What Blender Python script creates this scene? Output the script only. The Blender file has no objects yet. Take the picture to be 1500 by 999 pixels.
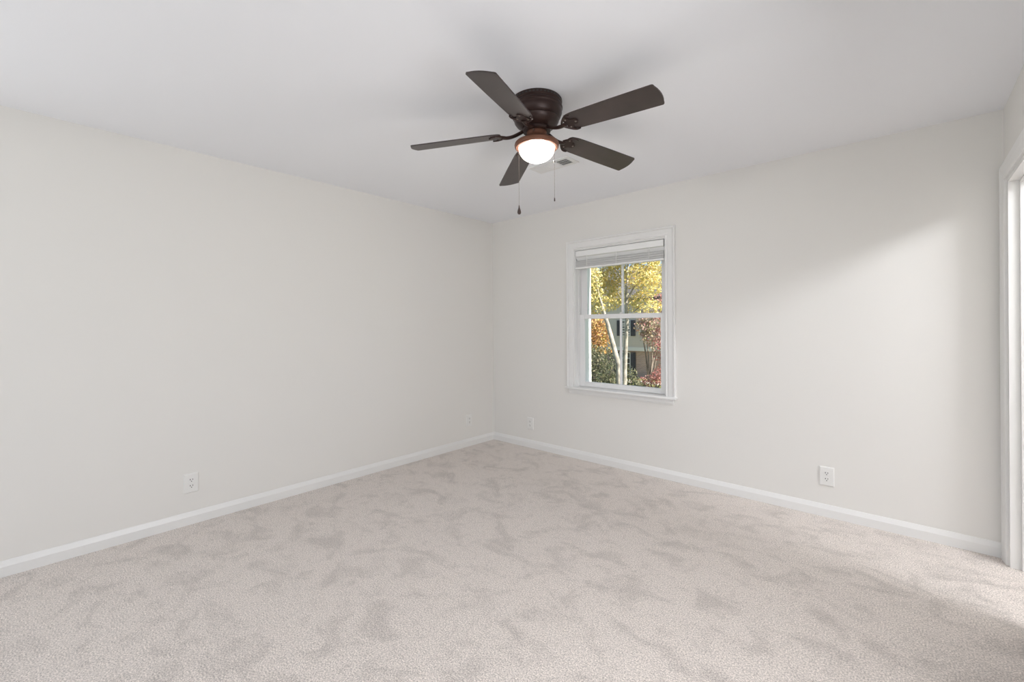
import bpy, bmesh, math, random
from mathutils import Vector, Matrix, Euler

random.seed(11)
S = bpy.context.scene
COL = S.collection

# ------------------------------------------------------------------ camera
F_PX, CY = 644.637, 476.861
YAW, ROLL = 0.73141, -0.00627
CAM = Vector((3.48923, -3.56831, 1.28235))
cd = bpy.data.cameras.new('camera')
cam = bpy.data.objects.new('camera', cd)
COL.objects.link(cam)
fwd = Vector((-math.sin(YAW), math.cos(YAW), 0))
r0 = Vector((math.cos(YAW), math.sin(YAW), 0))
u0 = Vector((0, 0, 1))
rgt = math.cos(ROLL) * r0 + math.sin(ROLL) * u0
upv = -math.sin(ROLL) * r0 + math.cos(ROLL) * u0
cam.matrix_world = Matrix(((rgt.x, upv.x, -fwd.x, CAM.x), (rgt.y, upv.y, -fwd.y, CAM.y),
                           (rgt.z, upv.z, -fwd.z, CAM.z), (0, 0, 0, 1)))
cd.sensor_fit = 'HORIZONTAL'
cd.sensor_width = 36.0
cd.lens = F_PX / 1500 * 36.0
cd.shift_x = 0.0
cd.shift_y = (CY - 499.5) / 1500
cd.clip_start = 0.02
cd.clip_end = 300
S.camera = cam

# ------------------------------------------------------------------ world, sun, daylight, fill lamps, exposure
S.view_settings.view_transform = 'Standard'
S.view_settings.look = 'None'
S.view_settings.gamma = 1.0
S.view_settings.use_curve_mapping = False
S.view_settings.exposure = 0.06
S.cycles.use_denoising = True
S.cycles.max_bounces = 14
S.cycles.diffuse_bounces = 8
S.cycles.sample_clamp_indirect = 6.0

W = bpy.data.worlds.new('world')
S.world = W
W.use_nodes = True
wn = W.node_tree.nodes
wl = W.node_tree.links
bg = wn['Background']
sky = wn.new('ShaderNodeTexSky')
sky.sky_type = 'HOSEK_WILKIE'
sky.turbidity = 3.0
sky.ground_albedo = 0.4
sky.sun_direction = (0.70, 0.03, 0.56)
wl.new(sky.outputs[0], bg.inputs[0])
bg.inputs[1].default_value = 4.5


def lamp(name, kind, loc, direction, energy, color=(1, 1, 1), size=1.0, size_y=None, angle=None):
    d = bpy.data.lights.new(name, kind)
    d.energy = energy
    d.color = color
    if kind == 'AREA':
        d.shape = 'RECTANGLE'
        d.size = size
        d.size_y = size_y or size
    if kind == 'SUN' and angle is not None:
        d.angle = angle
    o = bpy.data.objects.new(name, d)
    COL.objects.link(o)
    o.location = loc
    o.rotation_euler = Vector(direction).to_track_quat('-Z', 'Y').to_euler()
    return o


lamp('sun', 'SUN', (-10, 0, 20), (-0.70, -0.03, -0.56), 14.0, (1.0, 0.94, 0.84), angle=0.01)
# daylight entering by the two windows in the wall behind the viewer
DAY = (0.965, 0.968, 1.0)
lamp('rear_window_daylight', 'AREA', (1.05, -6.30, 1.45), (0.25, 1, -0.15), 2, DAY, 1.26, 1.46)
lamp('rear_window_daylight', 'AREA', (2.85, -6.30, 1.45), (0.15, 1, 0.35), 8, DAY, 1.26, 1.46)
# added fill lamps in two invented openings of the doorway wall
lamp('side_fill_light', 'AREA', (3.95, -5.0, 1.45), (-1, 0.05, -0.5), 18, DAY, 1.3, 1.4)
lamp('side_fill_light', 'AREA', (3.95, -2.6, 1.30), (-1, 0.0, -0.55), 28, DAY, 1.1, 1.1)
# added fill lamp in an invented left wall opening, behind the viewer
lamp('left_fill_light', 'AREA', (-0.09, -5.2, 1.45), (1, 1.1, 0.4), 22, DAY, 1.1, 1.3)
# daylight entering the side room by its high window
lamp('side_room_daylight', 'AREA', (6.06, -1.22, 2.95), (-1, 0.35, -0.38), 88, (0.945, 0.955, 1.0), 0.95, 0.50)


# ------------------------------------------------------------------ materials
def mat(name, color, rough=0.6, metal=0.0, spec=0.5, bump=None, mottle=None, emit=None):
    m = bpy.data.materials.new(name)
    m.use_nodes = True
    nt = m.node_tree
    b = nt.nodes['Principled BSDF']
    b.inputs['Base Color'].default_value = (*color, 1)
    b.inputs['Roughness'].default_value = rough
    b.inputs['Metallic'].default_value = metal
    b.inputs['Specular IOR Level'].default_value = spec
    tc = nt.nodes.new('ShaderNodeTexCoord')
    if bump:
        scale, strength, dist = bump
        n = nt.nodes.new('ShaderNodeTexNoise')
        n.inputs['Scale'].default_value = scale
        n.inputs['Detail'].default_value = 4
        bp = nt.nodes.new('ShaderNodeBump')
        bp.inputs['Strength'].default_value = strength
        bp.inputs['Distance'].default_value = dist
        nt.links.new(tc.outputs['Object'], n.inputs['Vector'])
        nt.links.new(n.outputs['Fac'], bp.inputs['Height'])
        nt.links.new(bp.outputs['Normal'], b.inputs['Normal'])
    if mottle:
        scale, amount = mottle
        n = nt.nodes.new('ShaderNodeTexNoise')
        n.inputs['Scale'].default_value = scale
        n.inputs['Detail'].default_value = 5
        r = nt.nodes.new('ShaderNodeValToRGB')
        r.color_ramp.elements[0].position = 0.3
        r.color_ramp.elements[1].position = 0.7
        r.color_ramp.elements[0].color = (*[c * (1 - amount) for c in color], 1)
        r.color_ramp.elements[1].color = (*[min(1, c * (1 + amount)) for c in color], 1)
        nt.links.new(tc.outputs['Object'], n.inputs['Vector'])
        nt.links.new(n.outputs['Fac'], r.inputs['Fac'])
        nt.links.new(r.outputs['Color'], b.inputs['Base Color'])
    if emit:
        b.inputs['Emission Color'].default_value = (*emit[0], 1)
        b.inputs['Emission Strength'].default_value = emit[1]
    return m


def leaf_mat(name, stops, rough=0.6):
    """one colour per leaf, picked along a ramp"""
    m = bpy.data.materials.new(name)
    m.use_nodes = True
    nt = m.node_tree
    b = nt.nodes['Principled BSDF']
    b.inputs['Roughness'].default_value = rough
    b.inputs['Specular IOR Level'].default_value = 0.3
    g = nt.nodes.new('ShaderNodeNewGeometry')
    r = nt.nodes.new('ShaderNodeValToRGB')
    r.color_ramp.interpolation = 'LINEAR'
    els = r.color_ramp.elements
    els[0].position = 0
    els[0].color = (*stops[0], 1)
    els[1].position = 1
    els[1].color = (*stops[-1], 1)
    for i, s in enumerate(stops[1:-1]):
        e = els.new((i + 1) / (len(stops) - 1))
        e.color = (*s, 1)
    nt.links.new(g.outputs['Random Per Island'], r.inputs['Fac'])
    nt.links.new(r.outputs['Color'], b.inputs['Base Color'])
    t = nt.nodes.new('ShaderNodeBsdfTranslucent')
    nt.links.new(r.outputs['Color'], t.inputs['Color'])
    mx = nt.nodes.new('ShaderNodeMixShader')
    mx.inputs[0].default_value = 0.35
    out = nt.nodes['Material Output']
    nt.links.new(b.outputs[0], mx.inputs[1])
    nt.links.new(t.outputs[0], mx.inputs[2])
    nt.links.new(mx.outputs[0], out.inputs['Surface'])
    return m


def carpet_mat():
    m = bpy.data.materials.new('cut_pile_carpet')
    m.use_nodes = True
    nt = m.node_tree
    L = nt.links
    b = nt.nodes['Principled BSDF']
    b.inputs['Roughness'].default_value = 0.95
    b.inputs['Specular IOR Level'].default_value = 0.1
    b.inputs['Sheen Weight'].default_value = 0.15
    tc = nt.nodes.new('ShaderNodeTexCoord')

    def noise(scale, detail, rough=0.55, dist=0.0, sc=(1, 1, 1)):
        mp = nt.nodes.new('ShaderNodeMapping')
        mp.inputs['Scale'].default_value = sc
        n = nt.nodes.new('ShaderNodeTexNoise')
        n.inputs['Scale'].default_value = scale
        n.inputs['Detail'].default_value = detail
        n.inputs['Roughness'].default_value = rough
        n.inputs['Distortion'].default_value = dist
        L.new(tc.outputs['Object'], mp.inputs['Vector'])
        L.new(mp.outputs['Vector'], n.inputs['Vector'])
        return n.outputs['Fac']

    def remap(s, a, bb, lo, hi):
        n = nt.nodes.new('ShaderNodeMapRange')
        n.inputs['From Min'].default_value = a
        n.inputs['From Max'].default_value = bb
        n.inputs['To Min'].default_value = lo
        n.inputs['To Max'].default_value = hi
        L.new(s, n.inputs['Value'])
        return n.outputs['Result']

    def mul(a, c):
        n = nt.nodes.new('ShaderNodeMath')
        n.operation = 'MULTIPLY'
        L.new(a, n.inputs[0])
        L.new(c, n.inputs[1])
        return n.outputs[0]
    grain = remap(noise(170, 3, 0.7), 0.36, 0.64, 0.58, 1.36)       # yarn ends
    nap = remap(noise(5.0, 5, 0.60, 0.7, (1.0, 1.3, 1.0)), 0.35, 0.51, 0.85, 1.03)   # trodden nap, footprints
    nap2 = remap(noise(26, 4, 0.65, 0.8), 0.30, 0.50, 0.90, 1.02)
    v = mul(mul(grain, nap), nap2)
    c = nt.nodes.new('ShaderNodeMix')
    c.data_type = 'RGBA'
    c.blend_type = 'MULTIPLY'
    c.inputs[0].default_value = 1.0
    c.inputs[6].default_value = (0.655, 0.598, 0.555, 1)
    cmb = nt.nodes.new('ShaderNodeCombineColor')
    for i in range(3):
        L.new(v, cmb.inputs[i])
    L.new(cmb.outputs[0], c.inputs[7])
    L.new(c.outputs[2], b.inputs['Base Color'])
    bp = nt.nodes.new('ShaderNodeBump')
    bp.inputs['Strength'].default_value = 0.5
    bp.inputs['Distance'].default_value = 0.006
    L.new(noise(150, 3, 0.7), bp.inputs['Height'])
    L.new(bp.outputs['Normal'], b.inputs['Normal'])
    return m


M = {}
M['wall'] = mat('painted_wall', (0.745, 0.732, 0.704), 0.75, spec=0.25, bump=(260, 0.06, 0.002))
M['ceiling'] = mat('painted_ceiling', (0.84, 0.852, 0.882), 0.85, spec=0.2, bump=(180, 0.08, 0.002))
M['trim'] = mat('white_trim_paint', (0.765, 0.762, 0.75), 0.35, spec=0.5)
M['vinyl'] = mat('white_window_vinyl', (0.775, 0.775, 0.77), 0.4)
M['blind'] = mat('white_faux_wood_blind', (0.82, 0.82, 0.81), 0.45)
M['cord'] = mat('white_cord', (0.85, 0.85, 0.83), 0.8)
M['carpet'] = carpet_mat()
M['plate'] = mat('white_outlet_plastic', (0.765, 0.76, 0.74), 0.35)
M['slot'] = mat('dark_slot', (0.03, 0.03, 0.03), 0.6)
M['bronze'] = mat('oil_rubbed_bronze', (0.032, 0.016, 0.013), 0.38, metal=0.3, spec=0.4)
M['fitter'] = mat('copper_bronze', (0.19, 0.085, 0.052), 0.42, metal=0.5)
M['blade'] = mat('walnut_fan_blade', (0.040, 0.028, 0.025), 0.34, spec=0.55, mottle=(9, 0.18))
M['chain'] = mat('antique_brass_chain', (0.22, 0.18, 0.15), 0.45, metal=0.5)
M['fob'] = mat('dark_walnut_fob', (0.05, 0.03, 0.025), 0.35)
M['vent'] = mat('white_register', (0.74, 0.74, 0.74), 0.5)
M['duct'] = mat('dark_duct', (0.10, 0.10, 0.10), 0.8)
M['bowl'] = mat('lit_frosted_glass', (0.22, 0.215, 0.21), 0.3, emit=((1.0, 0.965, 0.92), 2.0))
nt = M['bowl'].node_tree
_tr = nt.nodes.new('ShaderNodeBsdfTransparent')
_mx = nt.nodes.new('ShaderNodeMixShader')
_mx.inputs[0].default_value = 0.4
nt.links.new(nt.nodes['Principled BSDF'].outputs[0], _mx.inputs[1])
nt.links.new(_tr.outputs[0], _mx.inputs[2])
nt.links.new(_mx.outputs[0], nt.nodes['Material Output'].inputs['Surface'])
M['bulb'] = mat('lit_bulb', (0.9, 0.9, 0.9), 0.5, emit=((1.0, 0.97, 0.93), 560.0))


# ------------------------------------------------------------------ helpers
def link(name, bm, m, parent=None, smooth=None):
    me = bpy.data.meshes.new(name)
    bmesh.ops.recalc_face_normals(bm, faces=bm.faces[:])
    bm.to_mesh(me)
    bm.free()
    for x in (m if isinstance(m, (list, tuple)) else [m]):
        me.materials.append(x)
    if smooth is not None:
        me.polygons.foreach_set('use_smooth', [True] * len(me.polygons))
        me.set_sharp_from_angle(angle=math.radians(smooth))
    o = bpy.data.objects.new(name, me)
    COL.objects.link(o)
    if parent:
        o.parent = parent
    return o


def empty(name, loc=(0, 0, 0), rot=(0, 0, 0)):
    o = bpy.data.objects.new(name, None)
    o.empty_display_size = 0.1
    COL.objects.link(o)
    o.location = loc
    o.rotation_euler = rot
    return o


def tag(o, label=None, cat=None, group=None, kind=None):
    if label:
        o['label'] = label
    if cat:
        o['category'] = cat
    if group:
        o['group'] = group
    if kind:
        o['kind'] = kind
    return o


def structure(o, label, cat):
    return tag(o, label, cat, kind='structure')


def box(bm, a, b, bevel=0.0, seg=2, mi=0, xf=None):
    vs = [bm.verts.new((x, y, z)) for x in (a[0], b[0]) for y in (a[1], b[1]) for z in (a[2], b[2])]
    idx = ((0, 1, 3, 2), (4, 6, 7, 5), (0, 4, 5, 1), (2, 3, 7, 6), (0, 2, 6, 4), (1, 5, 7, 3))
    fs = [bm.faces.new([vs[i] for i in f]) for f in idx]
    for f in fs:
        f.material_index = mi
    if bevel > 0:
        es = list({e for f in fs for e in f.edges})
        r = bmesh.ops.bevel(bm, geom=es, offset=bevel, segments=seg, affect='EDGES', profile=0.5)
        vs = list({v for f in r['faces'] for v in f.verts} | {v for v in vs if v.is_valid})
    if xf is not None:
        for v in vs:
            v.co = xf @ v.co
    return vs


def lathe(bm, prof, seg=48, c=(0, 0, 0), cap=False):
    rings = []
    for r, z in prof:
        if r < 1e-6:
            rings.append([bm.verts.new((c[0], c[1], c[2] + z))])
        else:
            rings.append([bm.verts.new((c[0] + r * math.cos(2 * math.pi * i / seg),
                                        c[1] + r * math.sin(2 * math.pi * i / seg), c[2] + z)) for i in range(seg)])
    for A, B in zip(rings, rings[1:]):
        for i in range(seg):
            j = (i + 1) % seg
            if len(A) == 1 and len(B) == 1:
                continue
            if len(A) == 1:
                bm.faces.new((A[0], B[i], B[j]))
            elif len(B) == 1:
                bm.faces.new((A[i], B[0], A[j]))
            else:
                bm.faces.new((A[i], B[i], B[j], A[j]))


def tube(bm, pts, rad, seg=10, flat=1.0, side=None):
    """round (or flattened) bar along pts; rad may be a list"""
    pts = [Vector(p) for p in pts]
    rads = rad if isinstance(rad, (list, tuple)) else [rad] * len(pts)
    rings = []
    for i, p in enumerate(pts):
        t = (pts[min(i + 1, len(pts) - 1)] - pts[max(i - 1, 0)]).normalized()
        ref = Vector(side) if side is not None else (Vector((0, 0, 1)) if abs(t.z) < 0.9 else Vector((1, 0, 0)))
        a = (ref - t * ref.dot(t)).normalized()
        b = t.cross(a)
        rings.append([bm.verts.new(p + rads[i] * (a * math.cos(2 * math.pi * k / seg) +
                                                  b * flat * math.sin(2 * math.pi * k / seg))) for k in range(seg)])
    for A, B in zip(rings, rings[1:]):
        for k in range(seg):
            bm.faces.new((A[k], B[k], B[(k + 1) % seg], A[(k + 1) % seg]))
    bm.faces.new(rings[0][::-1])
    bm.faces.new(rings[-1])


def sweep(bm, prof, path):
    """profile = points (along path's first axis vector, second axis vector); path = list of (origin, axisA, axisB)"""
    rings = [[bm.verts.new(Vector(o) + Vector(a) * u + Vector(b) * w) for u, w in prof] for o, a, b in path]
    n = len(prof)
    for A, B in zip(rings, rings[1:]):
        for k in range(n):
            bm.faces.new((A[k], B[k], B[(k + 1) % n], A[(k + 1) % n]))
    bm.faces.new(rings[0][::-1])
    bm.faces.new(rings[-1])


def outline_solid(bm, pts, xf, z0, z1, holes=None):
    """closed outline in local (x, y), thickness z0..z1, moved by xf"""
    A = [bm.verts.new(xf @ Vector((x, y, z0))) for x, y in pts]
    B = [bm.verts.new(xf @ Vector((x, y, z1))) for x, y in pts]
    n = len(pts)
    bm.faces.new(A[::-1])
    bm.faces.new(B)
    for k in range(n):
        bm.faces.new((A[k], A[(k + 1) % n], B[(k + 1) % n], B[k]))


# ------------------------------------------------------------------ room shell
H = 2.44
XR = 3.885          # right wall
YB = -6.25          # wall behind the viewer
T = 0.14            # wall thickness
OX0, OX1, OZ0, OZ1 = 1.10, 2.005, 0.675, 2.01       # window opening in the back wall
DY0, DY1, DZ = -0.105, -0.80, 2.035                 # doorway in the right wall

bm = bmesh.new()
box(bm, (-T, YB - T, -0.12), (XR + 0.12, T, 0.0))
structure(link('floor', bm, M['carpet']), 'beige grey cut pile carpet with footprints covering the bedroom floor', 'floor')

bm = bmesh.new()
box(bm, (-T, YB - T, H), (XR + 0.12, T, H + 0.25))
structure(link('ceiling', bm, M['ceiling']), 'smooth light grey painted bedroom ceiling', 'ceiling')

bm = bmesh.new()
box(bm, (-T, YB - T, 0), (0, T, H))
for v in list(bm.verts):
    bm.verts.remove(v)
box(bm, (-T, -4.6, 0), (0, T, H))
box(bm, (-T, YB - T, 0), (0, -5.8, H))
box(bm, (-T, -5.8, 0), (0, -4.6, 0.75))  # below the opening added for the left fill lamp
box(bm, (-T, -5.8, 2.15), (0, -4.6, H))
structure(link('wall_left', bm, M['wall']), 'long blank off white wall left of the corner', 'wall')

bm = bmesh.new()
box(bm, (0, 0, 0), (OX0, T, H))
box(bm, (OX1, 0, 0), (XR, T, H))
box(bm, (OX0, 0, 0), (OX1, T, OZ0))
box(bm, (OX0, 0, OZ1), (OX1, T, H))
structure(link('wall_back', bm, M['wall']), 'off white wall holding the window', 'wall')

bm = bmesh.new()
RT = 0.12
box(bm, (XR, DY0, 0), (XR + RT, T, H))
for ya, yb in ((-5.70, -4.30), (-3.25, -1.95)):           # two openings added for the side fill lamps
    box(bm, (XR, ya, 0), (XR + RT, yb, 0.65))
    box(bm, (XR, ya, 2.2), (XR + RT, yb, H))
box(bm, (XR, -1.95, 0), (XR + RT, DY1, H))
box(bm, (XR, -4.30, 0), (XR + RT, -3.25, H))
box(bm, (XR, YB - T, 0), (XR + RT, -5.70, H))
box(bm, (XR, DY1, DZ), (XR + RT, DY0, H))
structure(link('wall_right', bm, M['wall']), 'off white wall with the doorway at right edge', 'wall')

bm = bmesh.new()                     # rear wall with two window openings
zs0, zs1 = 0.7, 2.2
xs = [0, 0.40, 1.70, 2.20, 3.50, XR]
box(bm, (xs[0], YB - T, 0), (xs[1], YB, H))
box(bm, (xs[2], YB - T, 0), (xs[3], YB, H))
box(bm, (xs[4], YB - T, 0), (xs[5], YB, H))
for k in (1, 3):
    box(bm, (xs[k], YB - T, 0), (xs[k + 1], YB, zs0))
    box(bm, (xs[k], YB - T, zs1), (xs[k + 1], YB, H))
structure(link('wall_rear', bm, M['wall']), 'off white wall behind the viewer with two window openings', 'wall')

# side room beyond the doorway
SX0, SX1, SY0, SY1, SH = XR + RT, 5.95, -1.75, 0.0, 3.5
bm = bmesh.new()
box(bm, (SX0, SY0 - T, -0.12), (SX1 + T, SY1 + T, 0.0))
structure(link('floor_side_room', bm, M['carpet']), 'beige carpet beyond the doorway', 'floor')
bm = bmesh.new()
box(bm, (SX0 - RT, SY1, 0), (SX1, SY1 + T, SH))
structure(link('wall_side_room_back', bm, M['wall']), 'white back wall of the room beyond the doorway', 'wall')
for v in list(bpy.data.objects['wall_side_room_back'].data.vertices):
    if v.co.x < SX0:
        v.co.x = SX0
bm = bmesh.new()
box(bm, (SX0, SY0 - T, 0), (SX1, SY0, SH))
structure(link('wall_side_room_front', bm, M['wall']), 'white front wall of the room beyond the doorway', 'wall')
bm = bmesh.new()
box(bm, (SX0 - RT, SY0 - T, H + 0.25), (SX0, SY1 + T, SH))
structure(link('wall_side_room_upper', bm, M['wall']), 'white upper wall over the doorway in the side room', 'wall')
bm = bmesh.new()
WY0, WY1, WZ0, WZ1 = -1.68, -0.22, 2.62, 3.22
box(bm, (SX1, SY0 - T, 0), (SX1 + T, WY0, SH))
box(bm, (SX1, WY1, 0), (SX1 + T, SY1 + T, SH))
box(bm, (SX1, WY0, 0), (SX1 + T, WY1, WZ0))
box(bm, (SX1, WY0, WZ1), (SX1 + T, WY1, SH))
structure(link('wall_side_room_far', bm, M['wall']), 'white far wall with high window in the side room', 'wall')
bm = bmesh.new()
box(bm, (SX0 - RT, SY0 - T, SH), (SX1 + 1.9, SY1 + T, SH + 0.15))  # overhang past the far wall added to keep sun off the high window
structure(link('ceiling_side_room', bm, M['ceiling']), 'white high ceiling of the room beyond the doorway', 'ceiling')

# unseen shell added alongside, keeps sun out of the two fill openings
bm = bmesh.new()
box(bm, (SX0, YB - T, -0.12), (SX1 + T, SY0 - T, 0.0))
structure(link('floor_sun_block', bm, M['carpet']), 'beige carpet floor of the added sun blocking shell beside the bedroom', 'floor')
bm = bmesh.new()
box(bm, (SX1, YB - T, 0), (SX1 + T, SY0 - T, H))
box(bm, (SX0, YB - T, 0), (SX1, YB, H))
structure(link('wall_sun_block', bm, M['wall']), 'off white wall of the added sun blocking shell', 'wall')
bm = bmesh.new()
box(bm, (SX0, YB - T, H), (SX1 + T, SY0 - T, H + 0.25))
structure(link('ceiling_sun_block', bm, M['ceiling']), 'smooth light grey roof of the added sun blocking shell', 'ceiling')

# baseboards: 8 cm with a small cove and bead at the top
BB = [(0, 0), (0.014, 0), (0.014, 0.052), (0.0125, 0.056), (0.005, 0.078), (0.003, 0.081), (0, 0.081)]


def baseboard(name, p0, p1, n, label):
    bm = bmesh.new()
    sweep(bm, BB, [(p0, n, (0, 0, 1)), (p1, n, (0, 0, 1))])
    structure(link(name, bm, M['trim']), label, 'baseboard')


baseboard('baseboard_left', (0, YB, 0), (0, 0, 0), (1, 0, 0), 'white baseboard along the long left wall')
baseboard('baseboard_back', (0.014, 0, 0), (XR, 0, 0), (0, -1, 0), 'white baseboard under the window wall')
baseboard('baseboard_right', (XR, DY1 - 0.085, 0), (XR, YB, 0), (-1, 0, 0), 'white baseboard along the doorway wall')

# ------------------------------------------------------------------ doorway
door = structure(empty('door_1', (XR, DY0, 0)), 'white cased doorway at right edge of the photo', 'doorway')


def dpart(name, bm, m, smooth=None):
    o = link(name, bm, m, None, smooth)
    for v in o.data.vertices:
        v.co -= door.location
    o.parent = door
    return o


# moulded casing profile: u = away from the opening, w = out from the wall
CAS = [(0.0, 0), (0.0, 0.011), (0.006, 0.014), (0.010, 0.011), (0.014, 0.013), (0.045, 0.0165), (0.055, 0.020),
       (0.072, 0.021), (0.080, 0.017), (0.082, 0)]
rv = 0.005
bm = bmesh.new()
yN, yF, zT = DY0 + rv, DY1 - rv, DZ + rv
sweep(bm, CAS, [((XR, yN, 0), (0, 1, 0), (-1, 0, 0)),
                ((XR, yN, zT), (0, 1, 1), (-1, 0, 0)),
                ((XR, yF, zT), (0, -1, 1), (-1, 0, 0)),
                ((XR, yF, 0), (0, -1, 0), (-1, 0, 0))])
dpart('casing', bm, M['trim'])
bm = bmesh.new()
j = 0.018
box(bm, (XR, DY0 - j, 0), (XR + RT, DY0, DZ - j))
box(bm, (XR, DY1, 0), (XR + RT, DY1 + j, DZ - j))
box(bm, (XR, DY1, DZ - j), (XR + RT, DY0, DZ))
dpart('jamb', bm, M['trim'])
bm = bmesh.new()
sx0, sx1, st = XR + 0.040, XR + 0.078, 0.012
box(bm, (sx0, DY0 - j - st, 0), (sx1, DY0 - j, DZ - j), 0.002)
box(bm, (sx0, DY1 + j, 0), (sx1, DY1 + j + st, DZ - j), 0.002)
box(bm, (sx0, DY1 + j + st, DZ - j - st), (sx1, DY0 - j - st, DZ - j), 0.002)
dpart('door_stop', bm, M['trim'])

# ------------------------------------------------------------------ window
win = structure(empty('window_1', ((OX0 + OX1) / 2, 0, OZ0)), 'white double hung window with a raised blind', 'window')


def wpart(name, bm, m, smooth=None, parent=None):
    o = link(name, bm, m, None, smooth)
    for v in o.data.vertices:
        v.co -= win.location
    o.parent = parent or win
    return o


# casing with back band and inner bead, mitred corners
WCAS = [(0.0, 0), (0.0, 0.012), (0.005, 0.016), (0.011, 0.013), (0.016, 0.011), (0.022, 0.0135), (0.030, 0.016),
        (0.060, 0.017), (0.064, 0.014), (0.068, 0.022), (0.076, 0.026), (0.083, 0.024), (0.085, 0)]
zS = 0.69
bm = bmesh.new()
a0, a1, at_ = OX0 + 0.004, OX1 - 0.004, OZ1 - 0.002
sweep(bm, WCAS, [((a0, 0, zS), (-1, 0, 0), (0, -1, 0)), ((a0, 0, at_), (-1, 0, 1), (0, -1, 0)),
                 ((a1, 0, at_), (1, 0, 1), (0, -1, 0)), ((a1, 0, zS), (1, 0, 0), (0, -1, 0))])
wpart('casing', bm, M['trim'])
bm = bmesh.new()                      # stool (inside sill)
box(bm, (OX0 - 0.092, -0.048, 0.668), (OX1 + 0.092, 0.0, 0.690), 0.005, 3)
box(bm, (OX0, 0.0, 0.675), (OX1, 0.062, 0.690))
wpart('sill', bm, M['trim'], 40)
bm = bmesh.new()                      # apron
sweep(bm, [(0, 0), (0.016, 0), (0.017, -0.030), (0.011, -0.040), (0.009, -0.048), (0, -0.050)],
      [((OX0 - 0.06, 0, 0.668), (0, -1, 0), (0, 0, 1)), ((OX1 + 0.06, 0, 0.668), (0, -1, 0), (0, 0, 1))])
wpart('apron', bm, M['trim'])
bm = bmesh.new()                      # frame lining the opening, outer sill and exterior trim
jt = 0.012
box(bm, (OX0, 0.0, 0.690), (OX0 + jt, T, OZ1))
box(bm, (OX1 - jt, 0.0, 0.690), (OX1, T, OZ1))
box(bm, (OX0 + jt, 0.0, OZ1 - jt), (OX1 - jt, T, OZ1))
box(bm, (OX0, 0.062, 0.655), (OX1, 0.29, 0.690))
box(bm, (OX0 + jt, 0.048, 0.690), (OX0 + jt + 0.008, 0.058, OZ1 - jt))
box(bm, (OX1 - jt - 0.008, 0.048, 0.690), (OX1 - jt, 0.058, OZ1 - jt))
box(bm, (OX0 - 0.03, T, 0.690), (OX0 + jt + 0.004, 0.27, OZ1))           # exterior jambs through the brick face
box(bm, (OX1 - jt - 0.004, T, 0.690), (OX1 + 0.03, 0.27, OZ1))
box(bm, (OX0 - 0.03, T, OZ1), (OX1 + 0.03, 0.27, OZ1 + 0.04))
wpart('frame', bm, M['vinyl'])

MZ = 1.362                            # meeting rail height


def sash(name, y0, y1, z0, z1, st, top, bot):
    x0, x1 = OX0 + jt + 0.001, OX1 - jt - 0.001
    bm = bmesh.new()
    box(bm, (x0, y0, z0), (x0 + st, y1, z1), 0.003)
    box(bm, (x1 - st, y0, z0), (x1, y1, z1), 0.003)
    box(bm, (x0 + st, y0, z0), (x1 - st, y1, z0 + bot), 0.003)
    box(bm, (x0 + st, y0, z1 - top), (x1 - st, y1, z1), 0.003)
    s = wpart(name, bm, M['vinyl'])
    bm = bmesh.new()
    xm = (x0 + x1) / 2
    box(bm, (xm - 0.010, y0 + 0.008, z0 + bot), (xm + 0.010, y1 - 0.008, z1 - top), 0.003)
    wpart('muntin', bm, M['vinyl'], None, s)
    ym = (y0 + y1) / 2
    bm = bmesh.new()
    box(bm, (x0 + st - 0.004, ym - 0.0015, z0 + bot - 0.004), (x1 - st + 0.004, ym + 0.0015, z1 - top + 0.004))
    wpart('glass_pane', bm, M['glass'], None, s)
    return s


g = bpy.data.materials.new('window_glass')
g.use_nodes = True
nt = g.node_tree
nt.nodes.remove(nt.nodes['Principled BSDF'])
tr = nt.nodes.new('ShaderNodeBsdfTransparent')
tr.inputs[0].default_value = (0.97, 0.98, 0.98, 1)
gl = nt.nodes.new('ShaderNodeBsdfGlossy')
gl.inputs['Roughness'].default_value = 0.02
fr = nt.nodes.new('ShaderNodeFresnel')
fr.inputs[0].default_value = 1.3
mx = nt.nodes.new('ShaderNodeMixShader')
nt.links.new(fr.outputs[0], mx.inputs[0])
nt.links.new(tr.outputs[0], mx.inputs[1])
nt.links.new(gl.outputs[0], mx.inputs[2])
nt.links.new(mx.outputs[0], nt.nodes['Material Output'].inputs['Surface'])
M['glass'] = g

sash('upper_sash', 0.096, 0.130, MZ - 0.018, OZ1 - jt, 0.066, 0.05, 0.036)
sash('lower_sash', 0.060, 0.094, 0.692, MZ + 0.022, 0.062, 0.042, 0.046)
bm = bmesh.new()                      # sash lock on the meeting rail
lx = (OX0 + OX1) / 2
lathe(bm, [(0, 0), (0.014, 0), (0.014, 0.006), (0.010, 0.010), (0, 0.010)], 20, (lx, 0.082, MZ + 0.022))
box(bm, (lx - 0.006, 0.060, MZ + 0.027), (lx + 0.022, 0.074, MZ + 0.034), 0.002)
wpart('sash_lock', bm, M['vinyl'], 40)

# raised horizontal blind, a thing of its own
BX0, BX1 = OX0 + jt + 0.010, OX1 - jt - 0.012
blind = tag(empty('window_blind', (BX0, 0.03, OZ1 - jt)), 'white slatted blind pulled up to the top of the window', 'blind')


def bpart(name, bm, m, parent=None, smooth=None):
    o = link(name, bm, m, None, smooth)
    for v in o.data.vertices:
        v.co -= blind.location
    o.parent = parent or blind
    return o


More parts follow.
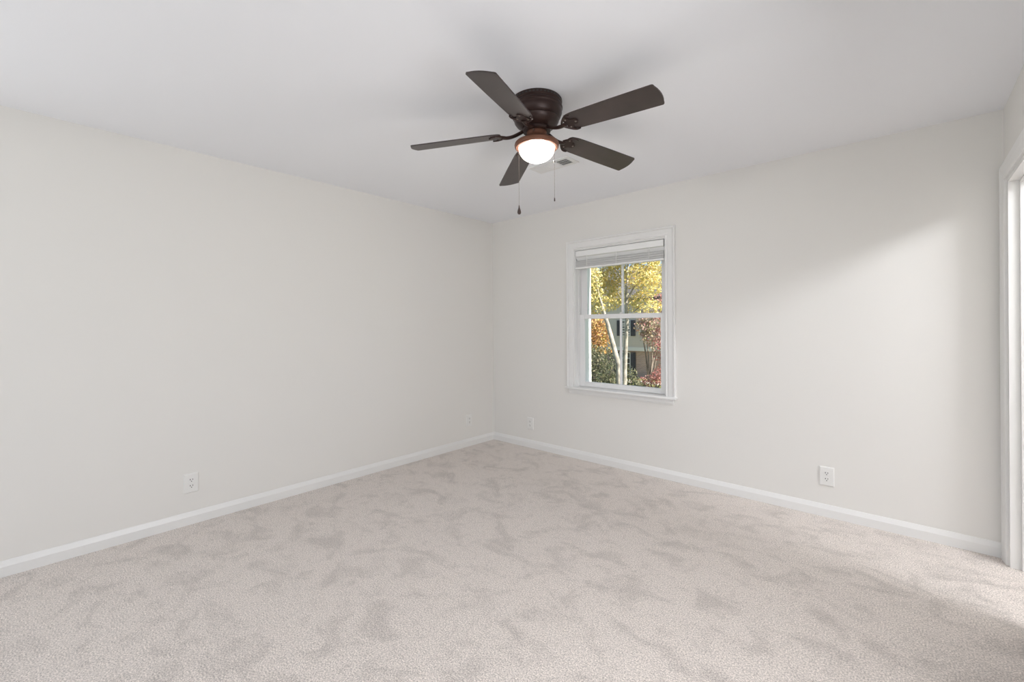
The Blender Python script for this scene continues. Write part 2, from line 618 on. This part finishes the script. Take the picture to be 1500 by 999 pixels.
bm = bmesh.new()
box(bm, (BX0, 0.010, 1.945), (BX1, 0.052, 1.985), 0.002)
bpart('headrail', bm, M['blind'])
bm = bmesh.new()
sweep(bm, [(0, 0), (0.006, 0), (0.008, 0.006), (0.008, 0.050), (0.004, 0.056), (0, 0.056)],
      [((BX0 - 0.004, 0.006, 1.938), (0, -1, 0), (0, 0, 1)), ((BX1 + 0.004, 0.006, 1.938), (0, -1, 0), (0, 0, 1))])
bpart('valance', bm, M['blind'])
bm = bmesh.new()
xl0, xl1 = BX0 - 0.006, BX1 + 0.006
for k, z in enumerate([1.918, 1.900, 1.8935, 1.887, 1.8805, 1.874, 1.8675, 1.861, 1.8545, 1.848, 1.8415]):
    tilt = math.radians(38 if k == 0 else 3 * math.sin(k * 2.1))
    dx = 0.002 * math.sin(k * 5.3)
    xf = Matrix.Translation((dx, 0.022, z)) @ Matrix.Rotation(-tilt, 4, 'X')
    box(bm, (xl0, -0.025, -0.0015), (xl1, 0.025, 0.0015), xf=xf)
bpart('slat_stack', bm, M['blind'])
bm = bmesh.new()
box(bm, (xl0, -0.004, 1.822), (xl1, 0.048, 1.838), 0.003)
bpart('bottom_rail', bm, M['blind'])
for fx in (0.14, 0.5, 0.86):
    bm = bmesh.new()
    x = BX0 + fx * (BX1 - BX0)
    tube(bm, [(x, -0.0045, 1.945), (x, -0.0055, 1.915), (x, -0.0055, 1.838)], 0.0022, 8)
    tube(bm, [(x + 0.004, -0.004, 1.935), (x + 0.012, -0.008, 1.922), (x + 0.004, -0.0075, 1.909)], 0.0020, 8)
    bpart('ladder_cord', bm, M['cord'])

# ------------------------------------------------------------------ outlets
plate_pts = None


def make_outlet(label):
    """duplex outlet in local axes: x along the wall, -y into the room"""
    root = tag(empty('wall_outlet'), label, 'outlet', 'duplex outlets low on the walls')
    bm = bmesh.new()
    w, h = 0.0405, 0.0625
    prof = [(w, 0.0), (w, 0.003), (w - 0.004, 0.0070), (w - 0.008, 0.0075)]
    rings = []
    for x, d in prof:
        hh = h - (w - x)
        rings.append([bm.verts.new((sx * x, -d, sz * hh)) for sx, sz in ((-1, -1), (1, -1), (1, 1), (-1, 1))])
    for A, B in zip(rings, rings[1:]):
        for k in range(4):
            bm.faces.new((A[k], A[(k + 1) % 4], B[(k + 1) % 4], B[k]))
    bm.faces.new(rings[-1])
    bm.faces.new(rings[0][::-1])
    link('cover_plate', bm, M['plate'], root)
    for s in (1, -1):
        cz = s * 0.0195
        bm = bmesh.new()
        pts = []
        R = 0.0172
        for k in range(40):                       # circle cut flat above and below
            a = 2 * math.pi * k / 40
            pts.append((R * math.cos(a), max(-0.0138, min(0.0138, R * math.sin(a)))))
        xf = Matrix.Translation((0, 0, cz)) @ Matrix.Rotation(math.radians(90), 4, 'X')
        outline_solid(bm, pts, xf, 0.0070, 0.0098)
        rc = link('receptacle', bm, M['plate'], root)
        bm = bmesh.new()
        box(bm, (-0.0086, -0.0101, cz + 0.0002), (-0.0050, -0.0090, cz + 0.0092))
        box(bm, (0.0050, -0.0101, cz + 0.0010), (0.0084, -0.0090, cz + 0.0088))
        outline_solid(bm, [(0.0032 * math.cos(t * math.pi / 6), max(-0.002, 0.0032 * math.sin(t * math.pi / 6)) - 0.0075)
                           for t in range(12)], xf, 0.0090, 0.0101)
        link('socket_slots', bm, M['slot'], rc)
    bm = bmesh.new()
    xf = Matrix.Rotation(math.radians(90), 4, 'X')
    outline_solid(bm, [(0.0034 * math.cos(t * math.pi / 8), 0.0034 * math.sin(t * math.pi / 8)) for t in range(16)], xf, 0.0070, 0.0085)
    link('screw', bm, M['plate'], root)
    return root


def copy_tree(o, parent=None):
    c = o.copy()
    COL.objects.link(c)
    if parent:
        c.parent = parent
    for ch in list(o.children):
        copy_tree(ch, c)
    return c


out0 = make_outlet('white duplex outlet on the back wall, right of the window')
out0.location = (3.0885, 0, 0.2685)
for loc, rz, lab in (((0.541, 0, 0.253), 0, 'white duplex outlet on the window wall between corner and window'),
                     ((0, -0.378, 0.272), math.pi / 2, 'white duplex outlet on the left wall, near the room corner'),
                     ((0, -2.832, 0.267), math.pi / 2, 'white duplex outlet on the left wall, nearest the viewer')):
    c = copy_tree(out0)
    c.location = loc
    c.rotation_euler = (0, 0, rz)
    c['label'] = lab

# ------------------------------------------------------------------ ceiling register
vent = tag(empty('ceiling_vent', (1.595, -1.0, H)), 'white three way air register on the ceiling behind the fan', 'vent')


def vpart(name, bm, m, parent=None):
    return link(name, bm, m, parent or vent)


bm = bmesh.new()
VX, VY = 0.172, 0.075
ix, iy = 0.142, 0.046
for a, b in (((-VX, -VY), (VX, -iy)), ((-VX, iy), (VX, VY)), ((-VX, -iy), (-ix, iy)), ((ix, -iy), (VX, iy))):
    box(bm, (a[0], a[1], -0.006), (b[0], b[1], 0.0), 0.0)
for x in (-0.0475, 0.0475):
    box(bm, (x - 0.006, -iy, -0.008), (x + 0.006, iy, 0.0))
vpart('frame', bm, M['vent'])
bm = bmesh.new()
box(bm, (-ix, -iy, -0.0010), (ix, iy, -0.0004))
vpart('duct_opening', bm, M['duct'])
for sec, (xa, xb, way) in enumerate(((-0.142, -0.0535, -1), (-0.0415, 0.0415, 0), (0.0535, 0.142, 1))):
    bm = bmesh.new()
    if way == 0:
        n = 7
        for k in range(n):
            y = -iy + (k + 0.5) * 2 * iy / n
            xf = Matrix.Translation((0, y, -0.006)) @ Matrix.Rotation(math.radians(-35), 4, 'X')
            box(bm, (xa, -0.0055, -0.0006), (xb, 0.0055, 0.0006), xf=xf)
    else:
        n = 7
        for k in range(n):
            x = xa + (k + 0.5) * (xb - xa) / n
            xf = Matrix.Translation((x, 0, -0.006)) @ Matrix.Rotation(math.radians(40 * way), 4, 'Y')
            box(bm, (-0.0055, -iy, -0.0006), (0.0055, iy, 0.0006), xf=xf)
        for y in (-0.016, 0.016):
            box(bm, (xa, y - 0.0015, -0.0045), (xb, y + 0.0015, -0.0015))
    vpart('louver_bank', bm, M['vent'])

# ------------------------------------------------------------------ ceiling fan
FX, FY = 2.0709, -1.7882
fan = tag(empty('ceiling_fan', (FX, FY, H)), 'dark bronze five blade ceiling fan with a lit bowl lamp', 'ceiling fan')


def fpart(name, bm, m, smooth=None, parent=None):
    return link(name, bm, m, parent or fan, smooth)


bm = bmesh.new()
lathe(bm, [(0, 0), (0.128, 0), (0.131, -0.004), (0.131, -0.020), (0.127, -0.024), (0.127, -0.030), (0.132, -0.034),
           (0.134, -0.040), (0.134, -0.046), (0.131, -0.050), (0.130, -0.060), (0.131, -0.066), (0.128, -0.074),
           (0.124, -0.086), (0.119, -0.093), (0.112, -0.098), (0, -0.098)], 64)
fpart('canopy', bm, M['bronze'], 30)
bm = bmesh.new()
for k in range(44):
    a = 2 * math.pi * k / 44
    xf = Matrix.Rotation(a, 4, 'Z')
    box(bm, (0.130, -0.005, -0.015), (0.1316, 0.005, -0.008), xf=xf)
fpart('vent_slots', bm, M['slot'])
bm = bmesh.new()
lathe(bm, [(0, -0.096), (0.112, -0.097), (0.116, -0.102), (0.113, -0.112), (0.104, -0.124), (0.092, -0.134),
           (0.080, -0.140), (0.074, -0.144), (0, -0.144)], 64)
fpart('motor_housing', bm, M['bronze'], 30)
bm = bmesh.new()
lathe(bm, [(0, -0.142), (0.070, -0.143), (0.072, -0.146), (0.072, -0.158), (0.069, -0.161), (0, -0.161)], 48)
fpart('flywheel', bm, M['bronze'], 30)

# light kit: neck that flares to the fitter, bowl below
bm = bmesh.new()
lathe(bm, [(0, -0.158), (0.050, -0.159), (0.052, -0.164), (0.051, -0.172), (0.052, -0.180), (0.058, -0.190),
           (0.070, -0.200), (0.090, -0.208), (0.106, -0.214), (0.113, -0.221), (0.115, -0.229), (0.113, -0.238),
           (0.107, -0.243), (0.096, -0.243), (0.096, -0.232), (0, -0.230)], 64)
fit = fpart('light_fitter', bm, M['fitter'], 30)
for ang in (0.9, 3.0, 5.1):
    bm = bmesh.new()
    c, s = math.cos(ang), math.sin(ang)
    tube(bm, [(0.05 * c, 0.05 * s, -0.170), (0.060 * c, 0.060 * s, -0.170)], 0.0035, 10)
    fpart('screw', bm, M['chain'], 40, fit)
bm = bmesh.new()
prof = [(0.0945, -0.233)]
for k in range(1, 15):
    t = k / 14 * math.pi / 2
    prof.append((0.0945 * math.cos(t) ** 0.85 if k < 14 else 0.0, -0.238 - 0.076 * math.sin(t)))
lathe(bm, prof, 64)
bowl = tag(fpart('glass_bowl', bm, M['bowl'], 60), 'glowing white frosted glass bowl')
bm = bmesh.new()
lathe(bm, [(0, -0.231), (0.013, -0.232), (0.014, -0.244), (0.022, -0.252), (0.029, -0.264), (0.030, -0.274),
           (0.026, -0.288), (0.015, -0.297), (0, -0.300)], 32)
fpart('bulb', bm, M['bulb'], 60, bowl)

# blades
PITCH = -0.2222
TIP, HW = 0.6426, 0.0668
TX, TY = 0.0273, -0.0106
ZB = 2.2306 - H + 0.6426 * 0.075


def rounded(pts, rads, n=7):
    out = []
    m = len(pts)
    for i in range(m):
        p, q, r = Vector(pts[i - 1]), Vector(pts[i]), Vector(pts[(i + 1) % m])
        rad = rads[i]
        if rad <= 0:
            out.append(tuple(q))
            continue
        a = (p - q).normalized()
        b = (r - q).normalized()
        A, B = q + a * rad, q + b * rad
        for k in range(n + 1):
            t = k / n
            out.append(tuple((1 - t) ** 2 * A + 2 * t * (1 - t) * q + t * t * B))
    return out


R0 = 0.185
DROOP = 0.075
tip = [(TIP + 0.016 * (1 - (y / HW) ** 2), y) for y in (-0.052, -0.035, -0.0175, 0, 0.0175, 0.035, 0.052)]
outer = [(R0, -0.046), (R0 + 0.040, -0.059), (0.45, -HW + 0.002), (TIP + 0.004, -HW)] + tip + \
        [(TIP + 0.004, HW), (0.45, HW - 0.002), (R0 + 0.040, 0.059), (R0, 0.046)]
rad = [0.022, 0.03, 0.0, 0.010] + [0] * 7 + [0.010, 0.0, 0.03, 0.022]
blade_outline = rounded(outer, rad)
for k in range(5):
    a = 5.0464 - k * 2 * math.pi / 5
    tz = TX * math.cos(a) + TY * math.sin(a) - DROOP
    u = Vector((math.cos(a), math.sin(a), tz))
    v = Vector((-math.sin(a) * math.cos(PITCH), math.cos(a) * math.cos(PITCH), math.sin(PITCH)))
    n = u.cross(v).normalized()
    if n.z < 0:
        n = -n
    o = Vector((0, 0, ZB))
    xf = Matrix(((u.x, v.x, n.x, o.x), (u.y, v.y, n.y, o.y), (u.z, v.z, n.z, o.z), (0, 0, 0, 1)))
    bm = bmesh.new()
    outline_solid(bm, blade_outline, xf, 0.0, 0.006)
    fpart('blade', bm, M['blade'], 30)
    # blade iron: curved arm from the flywheel, openwork plate under the blade root, three screws
    bm = bmesh.new()
    ur = Vector((math.cos(a), math.sin(a), 0))
    w0 = ur * 0.062 + Vector((0, 0, -0.152))
    e1 = xf @ Vector((R0 - 0.005, 0, -0.004))
    mid1 = ur * 0.095 + Vector((0, 0, -0.164))
    mid2 = ur * 0.130 + Vector((0, 0, (e1.z - 0.012)))
    pts = []
    P4 = [w0, mid1, mid2, e1]
    for q in range(13):
        t = q / 12
        pts.append((1 - t) ** 3 * P4[0] + 3 * t * (1 - t) ** 2 * P4[1] + 3 * t * t * (1 - t) * P4[2] + t ** 3 * P4[3])
    tube(bm, pts, [0.008] * 13, 10, 1.7)
    ip = []
    for q in range(36):                                   # trefoil-like plate
        t = 2 * math.pi * q / 36
        rr = 0.030 + 0.010 * math.cos(3 * t)
        ip.append((R0 + 0.022 + 1.05 * rr * math.cos(t), 1.25 * rr * math.sin(t)))
    outline_solid(bm, ip, xf, -0.0045, -0.0005)
    for sgn in (-1, 1):                                   # scrolled side arms
        sp = [xf @ Vector((R0 - 0.022 + 0.070 * t, sgn * (0.010 + 0.046 * math.sin(t * math.pi * 0.62)), -0.005)) for t in [q / 10 for q in range(11)]]
        tube(bm, sp, [0.0055 - 0.0015 * q / 10 for q in range(11)], 8)
    iron = fpart('blade_iron', bm, M['bronze'], 35)
    for sx, sy in ((R0 + 0.052, 0.0), (R0 + 0.010, 0.028), (R0 + 0.010, -0.028)):
        bm = bmesh.new()
        lathe(bm, [(0, -0.003), (0.003, -0.0026), (0.0052, 0.0), (0, 0.0005)], 12)
        for vv in bm.verts:
            vv.co = xf @ (vv.co + Vector((sx, sy, -0.0050)))
        fpart('screw', bm, M['chain'], 40, iron)

# pull chains, hanging from the fitter rim
to_cam = Vector((CAM.x - FX, CAM.y - FY, 0)).normalized()
latv = Vector((to_cam.y, -to_cam.x, 0))
if latv.dot(r0) > 0:
    latv = -latv


def chain(lat, near, z_top, z_bot, coupler, fob):
    p = latv * lat + to_cam * near
    bm = bmesh.new()
    tube(bm, [(p.x, p.y, z_top - H), (p.x, p.y, z_bot - H)], 0.0006, 6)
    z = z_top
    while z > z_bot:
        lathe(bm, [(0, 0.0013), (0.0009, 0.0009), (0.0013, 0), (0.0009, -0.0009), (0, -0.0013)], 6, (p.x, p.y, z - H))
        z -= 0.0042
    c = fpart('pull_chain', bm, M['chain'])
    if coupler:
        bm = bmesh.new()
        lathe(bm, [(0, 0.006), (0.003, 0.005), (0.0036, 0), (0.003, -0.006), (0, -0.007)], 12, (p.x, p.y, coupler - H))
        fpart('coupler', bm, M['fob'], 40, c)
    bm = bmesh.new()
    if fob == 'pear':
        lathe(bm, [(0, 0.030), (0.0022, 0.028), (0.003, 0.018), (0.006, 0.008), (0.0090, -0.002), (0.0095, -0.009),
                   (0.0075, -0.015), (0.003, -0.018), (0, -0.018)], 20, (p.x, p.y, z_bot - H))
    else:
        lathe(bm, [(0, 0.008), (0.002, 0.007), (0.0028, 0.0), (0.0034, -0.007), (0.0028, -0.010), (0, -0.011)], 14, (p.x, p.y, z_bot - H))
    fpart('fob', bm, M['fob'], 40, c)


chain(0.0905, 0.052, 2.205, 1.862, None, 'pear')
chain(-0.0880, 0.058, 2.205, 1.915, 2.105, 'bell')

# ------------------------------------------------------------------ outdoors
GZ = -2.75


def at(px, py, Y):
    """place on the vertical plane y = Y that the photo shows at (px, py)"""
    d = rgt * ((px - 750) / F_PX) + upv * ((CY - py) / F_PX) + fwd
    return CAM + d * ((Y - CAM.y) / d.y)


M['lawn'] = mat('lawn_grass', (0.16, 0.17, 0.05), 0.95, mottle=(0.9, 0.5))
M['bark'] = mat('pale_bark', (0.30, 0.27, 0.23), 0.9, mottle=(5, 0.5), bump=(30, 0.5, 0.02))
M['branch'] = mat('grey_bark', (0.20, 0.16, 0.13), 0.9, mottle=(6, 0.4))
M['siding'] = mat('pale_siding', (0.66, 0.60, 0.52), 0.7)
M['shutter'] = mat('black_shutter', (0.02, 0.02, 0.03), 0.5)
M['darkglass'] = mat('dark_window_glass', (0.06, 0.055, 0.06), 0.15)
M['whitewood'] = mat('white_exterior_wood', (0.78, 0.77, 0.74), 0.6)
M['roof'] = mat('asphalt_shingle', (0.12, 0.11, 0.10), 0.95, mottle=(3, 0.3))
M['path'] = mat('pale_concrete', (0.70, 0.66, 0.58), 0.9, mottle=(2, 0.2))
br = mat('red_brick', (0.36, 0.20, 0.16), 0.9)
nt = br.node_tree
bt = nt.nodes.new('ShaderNodeTexBrick')
bt.inputs['Color1'].default_value = (0.50, 0.33, 0.28, 1)
bt.inputs['Color2'].default_value = (0.38, 0.25, 0.22, 1)
bt.inputs['Mortar'].default_value = (0.55, 0.48, 0.42, 1)
bt.inputs['Scale'].default_value = 1.0
bt.inputs['Brick Width'].default_value = 0.22
bt.inputs['Row Height'].default_value = 0.075
bt.inputs['Mortar Size'].default_value = 0.010
tc = nt.nodes.new('ShaderNodeTexCoord')
sp = nt.nodes.new('ShaderNodeSeparateXYZ')
cb = nt.nodes.new('ShaderNodeCombineXYZ')
ad = nt.nodes.new('ShaderNodeMath')
nt.links.new(tc.outputs['Object'], sp.inputs[0])
nt.links.new(sp.outputs['X'], ad.inputs[0])
nt.links.new(sp.outputs['Y'], ad.inputs[1])
nt.links.new(ad.outputs[0], cb.inputs['X'])
nt.links.new(sp.outputs['Z'], cb.inputs['Y'])
nt.links.new(cb.outputs[0], bt.inputs['Vector'])
nt.links.new(bt.outputs['Color'], nt.nodes['Principled BSDF'].inputs['Base Color'])
M['brick'] = br
M['yellow'] = leaf_mat('autumn_yellow_leaves', [(0.78, 0.52, 0.14), (0.85, 0.70, 0.30), (0.50, 0.46, 0.14), (0.88, 0.80, 0.52), (0.34, 0.36, 0.10), (0.84, 0.64, 0.24), (0.62, 0.58, 0.30)])
M['orange'] = leaf_mat('autumn_orange_leaves', [(0.62, 0.28, 0.07), (0.55, 0.34, 0.14), (0.35, 0.30, 0.08), (0.62, 0.38, 0.20), (0.30, 0.16, 0.08)])
M['red'] = leaf_mat('autumn_red_leaves', [(0.50, 0.14, 0.14), (0.42, 0.20, 0.18), (0.62, 0.32, 0.28), (0.30, 0.10, 0.11), (0.55, 0.38, 0.30)])
M['green'] = leaf_mat('dark_green_leaves', [(0.07, 0.09, 0.05), (0.14, 0.16, 0.08), (0.22, 0.22, 0.13), (0.10, 0.11, 0.08), (0.34, 0.30, 0.18)])
M['pink'] = leaf_mat('dusty_pink_leaves', [(0.55, 0.34, 0.32), (0.42, 0.28, 0.24), (0.30, 0.30, 0.14), (0.62, 0.46, 0.42), (0.24, 0.26, 0.12), (0.45, 0.20, 0.20)])
M['olive'] = leaf_mat('olive_green_leaves', [(0.25, 0.28, 0.06), (0.16, 0.20, 0.05), (0.42, 0.38, 0.10), (0.10, 0.13, 0.04)])

bm = bmesh.new()
box(bm, (-70, T + 0.3, GZ - 0.3), (40, 75, GZ))
structure(link('lawn_ground', bm, M['lawn']), 'sunlit lawn outside below the window', 'ground')


def leaf_mesh(bm, blobs, n, size):
    """individual folded leaves scattered through ellipsoid clumps: (centre, radii)"""
    vol = [r[0] * r[1] * r[2] for _, r in blobs]
    tot = sum(vol)
    for (c, r), vv in zip(blobs, vol):
        for _ in range(max(20, int(n * vv / tot))):
            while True:
                p = Vector((random.uniform(-1, 1), random.uniform(-1, 1), random.uniform(-1, 1)))
                if p.length <= 1 and random.random() < 0.25 + 0.75 * p.length:
                    break
            q = Vector((c[0] + p.x * r[0], c[1] + p.y * r[1], c[2] + p.z * r[2]))
            s = size * random.uniform(0.6, 1.3)
            e = Euler((random.uniform(-1.2, 1.2), random.uniform(-1.2, 1.2), random.uniform(0, 6.28))).to_matrix()
            pts = [Vector((-s, 0, 0)), Vector((-s * 0.1, s * 0.55, s * 0.15)), Vector((s, 0, 0)), Vector((-s * 0.1, -s * 0.55, s * 0.15))]
            vs = [bm.verts.new(q + e @ t) for t in pts]
            bm.faces.new((vs[0], vs[1], vs[2]))
            bm.faces.new((vs[0], vs[2], vs[3]))


def leaves(name, blobs, n, size, m, parent):
    bm = bmesh.new()
    leaf_mesh(bm, blobs, n, size)
    me = bpy.data.meshes.new(name)
    bm.to_mesh(me)
    bm.free()
    me.materials.append(m)
    o = bpy.data.objects.new(name, me)
    COL.objects.link(o)
    for v in o.data.vertices:
        v.co -= parent.location
    o.parent = parent
    return o


def wood(name, limbs, m, parent):
    bm = bmesh.new()
    for pts, r in limbs:
        tube(bm, [Vector(p) - parent.location for p in pts], r, 10)
    return link(name, bm, m, parent, 60)


# --- house across the lawn, parallel to the window wall
HY = 28.0
hx0, hx1 = at(800, 480, HY).x, at(1075, 480, HY).x
z_over = at(925, 511, HY).z            # foot of the overhanging upper storey
z_eave = at(925, 440, HY).z
house = tag(empty('brick_house', ((hx0 + hx1) / 2, HY + 4, GZ)), 'two storey brick and pale siding house with black shutters across the lawn', 'house')


def hpart(name, bm, m, parent=None):
    o = link(name, bm, m)
    for v in o.data.vertices:
        v.co -= house.location
    o.parent = parent or house
    return o


bm = bmesh.new()
box(bm, (hx0, HY, GZ), (hx1, HY + 8, z_over))
hpart('brick_wall', bm, M['brick'])
bm = bmesh.new()
box(bm, (hx0 - 0.1, HY - 0.35, z_over), (hx1 + 0.1, HY + 8.1, z_eave))
zz = z_over + 0.12
while zz < z_eave - 0.1:
    sweep(bm, [(0, 0), (0.03, 0), (0.006, 0.19), (0, 0.19)],
          [((hx0 - 0.1, HY - 0.35, zz), (0, -1, 0), (0, 0, 1)), ((hx1 + 0.1, HY - 0.35, zz), (0, -1, 0), (0, 0, 1))])
    zz += 0.2
hpart('siding_storey', bm, M['siding'])
bm = bmesh.new()
box(bm, (hx0 - 0.15, HY - 0.42, z_over - 0.12), (hx1 + 0.15, HY - 0.34, z_over + 0.16))
hpart('trim_band', bm, M['whitewood'])
bm = bmesh.new()
rp = [(-0.9, z_eave), (4.0, z_eave + 2.8), (8.9, z_eave), (8.9, z_eave + 0.15), (4.0, z_eave + 3.0), (-0.9, z_eave + 0.15)]
A = [bm.verts.new((hx0 - 0.5, HY + y, z)) for y, z in rp]
B = [bm.verts.new((hx1 + 0.5, HY + y, z)) for y, z in rp]
for k in range(6):
    bm.faces.new((A[k], A[(k + 1) % 6], B[(k + 1) % 6], B[k]))
for R_ in (A, B):
    bm.faces.new((R_[0], R_[1], R_[4], R_[5]))
    bm.faces.new((R_[1], R_[2], R_[3], R_[4]))
hpart('roof', bm, M['roof'])


def house_window(pxa, pxb, pya, pyb, Y, shut):
    p0, p1 = at(pxa, pyb, Y), at(pxb, pya, Y)
    x0, x1, z0, z1 = p0.x, p1.x, p0.z, p1.z
    bm = bmesh.new()
    f = 0.07
    for a, b in (((x0 - f, z0 - f), (x0, z1 + f)), ((x1, z0 - f), (x1 + f, z1 + f)), ((x0, z0 - f), (x1, z0)), ((x0, z1), (x1, z1 + f))):
        box(bm, (a[0], Y - 0.07, a[1]), (b[0], Y + 0.02, b[1]))
    for k in range(1, 3):
        x = x0 + (x1 - x0) * k / 3
        box(bm, (x - 0.018, Y - 0.05, z0), (x + 0.018, Y - 0.02, z1))
    for k in range(1, 4):
        z = z0 + (z1 - z0) * k / 4
        box(bm, (x0, Y - 0.05, z - 0.02), (x1, Y - 0.02, z + 0.02))
    w = hpart('window', bm, M['whitewood'])
    bm = bmesh.new()
    box(bm, (x0, Y - 0.015, z0), (x1, Y + 0.01, z1))
    hpart('pane', bm, M['darkglass'], w)
    for sgn in (-1, 1):
        bm = bmesh.new()
        xa = x0 - f - shut if sgn < 0 else x1 + f
        box(bm, (xa, Y - 0.09, z0 - 0.05), (xa + shut, Y - 0.03, z1 + 0.05))
        zz = z0
        while zz < z1:
            box(bm, (xa + 0.05, Y - 0.10, zz), (xa + shut - 0.05, Y - 0.09, zz + 0.05))
            zz += 0.10
        hpart('shutter', bm, M['shutter'], w)
    return w


house_window(912, 923, 470, 491, HY - 0.35, 0.38)
house_window(1000, 1012, 470, 491, HY - 0.35, 0.38)
house_window(909, 923, 517, 547, HY, 0.42)
house_window(1000, 1014, 517, 547, HY, 0.42)

# --- yellow tree with a pale upright trunk, and a nearer one leaning left
t = tag(empty('autumn_tree', (*at(914, 560, 16)[:2], GZ)), 'yellow leaved tree with pale upright trunk in the middle of the window', 'tree')
up = [t.location.copy(), at(915, 545, 16), at(917, 500, 16), at(918.5, 470, 16), at(917, 430, 16), at(920, 395, 16), at(922, 330, 16)]
wood('trunk', [(up, [0.13, 0.11, 0.095, 0.08, 0.065, 0.05, 0.03]),
               ([at(918, 440, 16), at(930, 418, 16.3), at(946, 396, 16.6), at(958, 372, 17)], [0.05, 0.04, 0.03, 0.02]),
               ([at(918, 420, 16), at(905, 398, 15.8), at(890, 380, 15.5)], [0.045, 0.035, 0.02]),
               ([at(918.5, 468, 16), at(930, 455, 16.2), at(942, 446, 16.5)], [0.045, 0.03, 0.015])], M['bark'], t)
bl = []
for px, py, Y, r in ((868, 405, 15.5, 0.8), (884, 425, 16.5, 0.75), (866, 440, 16, 0.6), (900, 405, 16.8, 0.8), (893, 445, 15.6, 0.5),
                     (930, 405, 16.5, 0.8), (952, 415, 16, 0.75), (940, 440, 16.5, 0.6), (957, 450, 15.8, 0.45), (928, 452, 16.8, 0.4),
                     (945, 385, 17, 0.7), (900, 375, 16, 0.9), (862, 375, 16.5, 0.8), (930, 360, 16.5, 1.1), (880, 350, 16, 1.1),
                     (905, 435, 17.5, 0.6), (966, 395, 17, 0.7), (875, 455, 17, 0.45), (852, 420, 16.5, 0.7)):
    bl.append((at(px, py, Y), (r, r, r * 0.8)))
leaves('foliage', bl, 15000, 0.072, M['yellow'], t)

t2 = tag(empty('autumn_tree', (*at(908, 560, 10.5)[:2], GZ)), 'tree with pale trunk leaning left across the lower left pane', 'tree')
wood('trunk', [([t2.location.copy(), at(906, 535, 10.5), at(899, 508, 10.5), at(891, 478, 10.5), at(884, 455, 10.5), at(876, 425, 10.6), at(868, 370, 10.8)],
                [0.105, 0.095, 0.088, 0.075, 0.055, 0.018, 0.008])], M['bark'], t2)
bl = [(at(px, py, Y), (r, r, r * 0.8)) for px, py, Y, r in ((864, 400, 10.4, 0.42), (874, 432, 10.2, 0.34), (880, 452, 10.2, 0.2), (860, 365, 10.6, 0.6), (871, 415, 10.0, 0.3))]
leaves('foliage', bl, 1300, 0.05, M['yellow'], t2)


def bush(name, label, cat, Y, px, blobs, n, size, m, h0=0.3):
    b = tag(empty(name, (*at(px, 540, Y)[:2], GZ)), label, cat)
    bl = [(at(qx, qy, qY), (r, r, r * 0.85)) for qx, qy, qY, r in blobs]
    limbs = []
    for c, r in bl[:5]:
        limbs.append(([b.location.copy(), (b.location + c) / 2 + Vector((0.1, 0, -0.2)), c], [0.07, 0.05, 0.02]))
    wood('stems', limbs, M['branch'], b)
    leaves('foliage', bl, n, size, m, b)
    return b


bush('orange_tree', 'orange brown leaved small tree at left behind the dark shrub', 'tree', 22, 868,
     [(866, 475, 22, 1.0), (876, 490, 22.5, 1.0), (868, 505, 22, 0.9), (884, 505, 23, 0.8), (858, 490, 22, 1.0), (879, 470, 23, 0.6)], 2600, 0.11, M['orange'])
bush('evergreen_shrub', 'large dark green shrub in the lower left pane', 'shrub', 18, 880,
     [(866, 535, 18, 1.0), (880, 528, 18.5, 0.95), (893, 545, 18, 0.8), (872, 556, 17.5, 1.0), (886, 562, 17.5, 0.9), (903, 560, 18, 0.6), (862, 515, 18.5, 0.6), (878, 575, 17.5, 1.0)], 5200, 0.075, M['green'])
bush('green_shrub', 'small dark green shrub at the foot of the upright trunk', 'shrub', 20, 925,
     [(918, 560, 20, 0.8), (922, 545, 20.5, 0.5), (928, 566, 20, 0.6), (934, 578, 20, 0.9)], 1700, 0.07, M['green'])
bush('red_maple', 'red leaved low maple in front of the brick wall', 'tree', 22.5, 955,
     [(952, 559, 22.5, 0.5), (940, 560, 22.8, 0.4), (962, 553, 22.5, 0.45), (970, 552, 22.5, 0.7), (946, 564, 22.5, 0.4)], 1100, 0.07, M['red'])
bush('rosy_maple', 'tall rosy leaved maple at right edge of the window', 'tree', 19.5, 974,
     [(968, 440, 19.5, 0.55), (976, 460, 19.8, 0.8), (972, 485, 19.5, 0.5), (968, 520, 19.5, 0.4), (975, 505, 19.5, 0.7), (972, 540, 19.5, 0.4)], 900, 0.085, M['red'])
bush('pink_tree', 'dusty pink and bronze leaved tree before the upper storey of the house', 'tree', 25.3, 950,
     [(946, 478, 25.3, 0.8), (956, 492, 25.5, 0.9), (938, 470, 25.6, 0.5), (962, 476, 25.8, 0.9), (964, 505, 25.3, 0.6), (950, 462, 25.5, 0.6)], 1500, 0.10, M['pink'])

# flagged path on the lawn in front of the house
bm = bmesh.new()
pts = [at(px, py, Y) for px, py, Y in ((900, 566, 26), (1000, 566, 26), (1000, 566, 24.2), (900, 566, 24.2))]
xa, xb = pts[0].x - 1, pts[1].x + 1
box(bm, (xa, 24.6, GZ), (xb, 25.8, GZ + 0.05), 0.02)
structure(link('path', bm, M['path']), 'pale concrete path before the brick house', 'path')
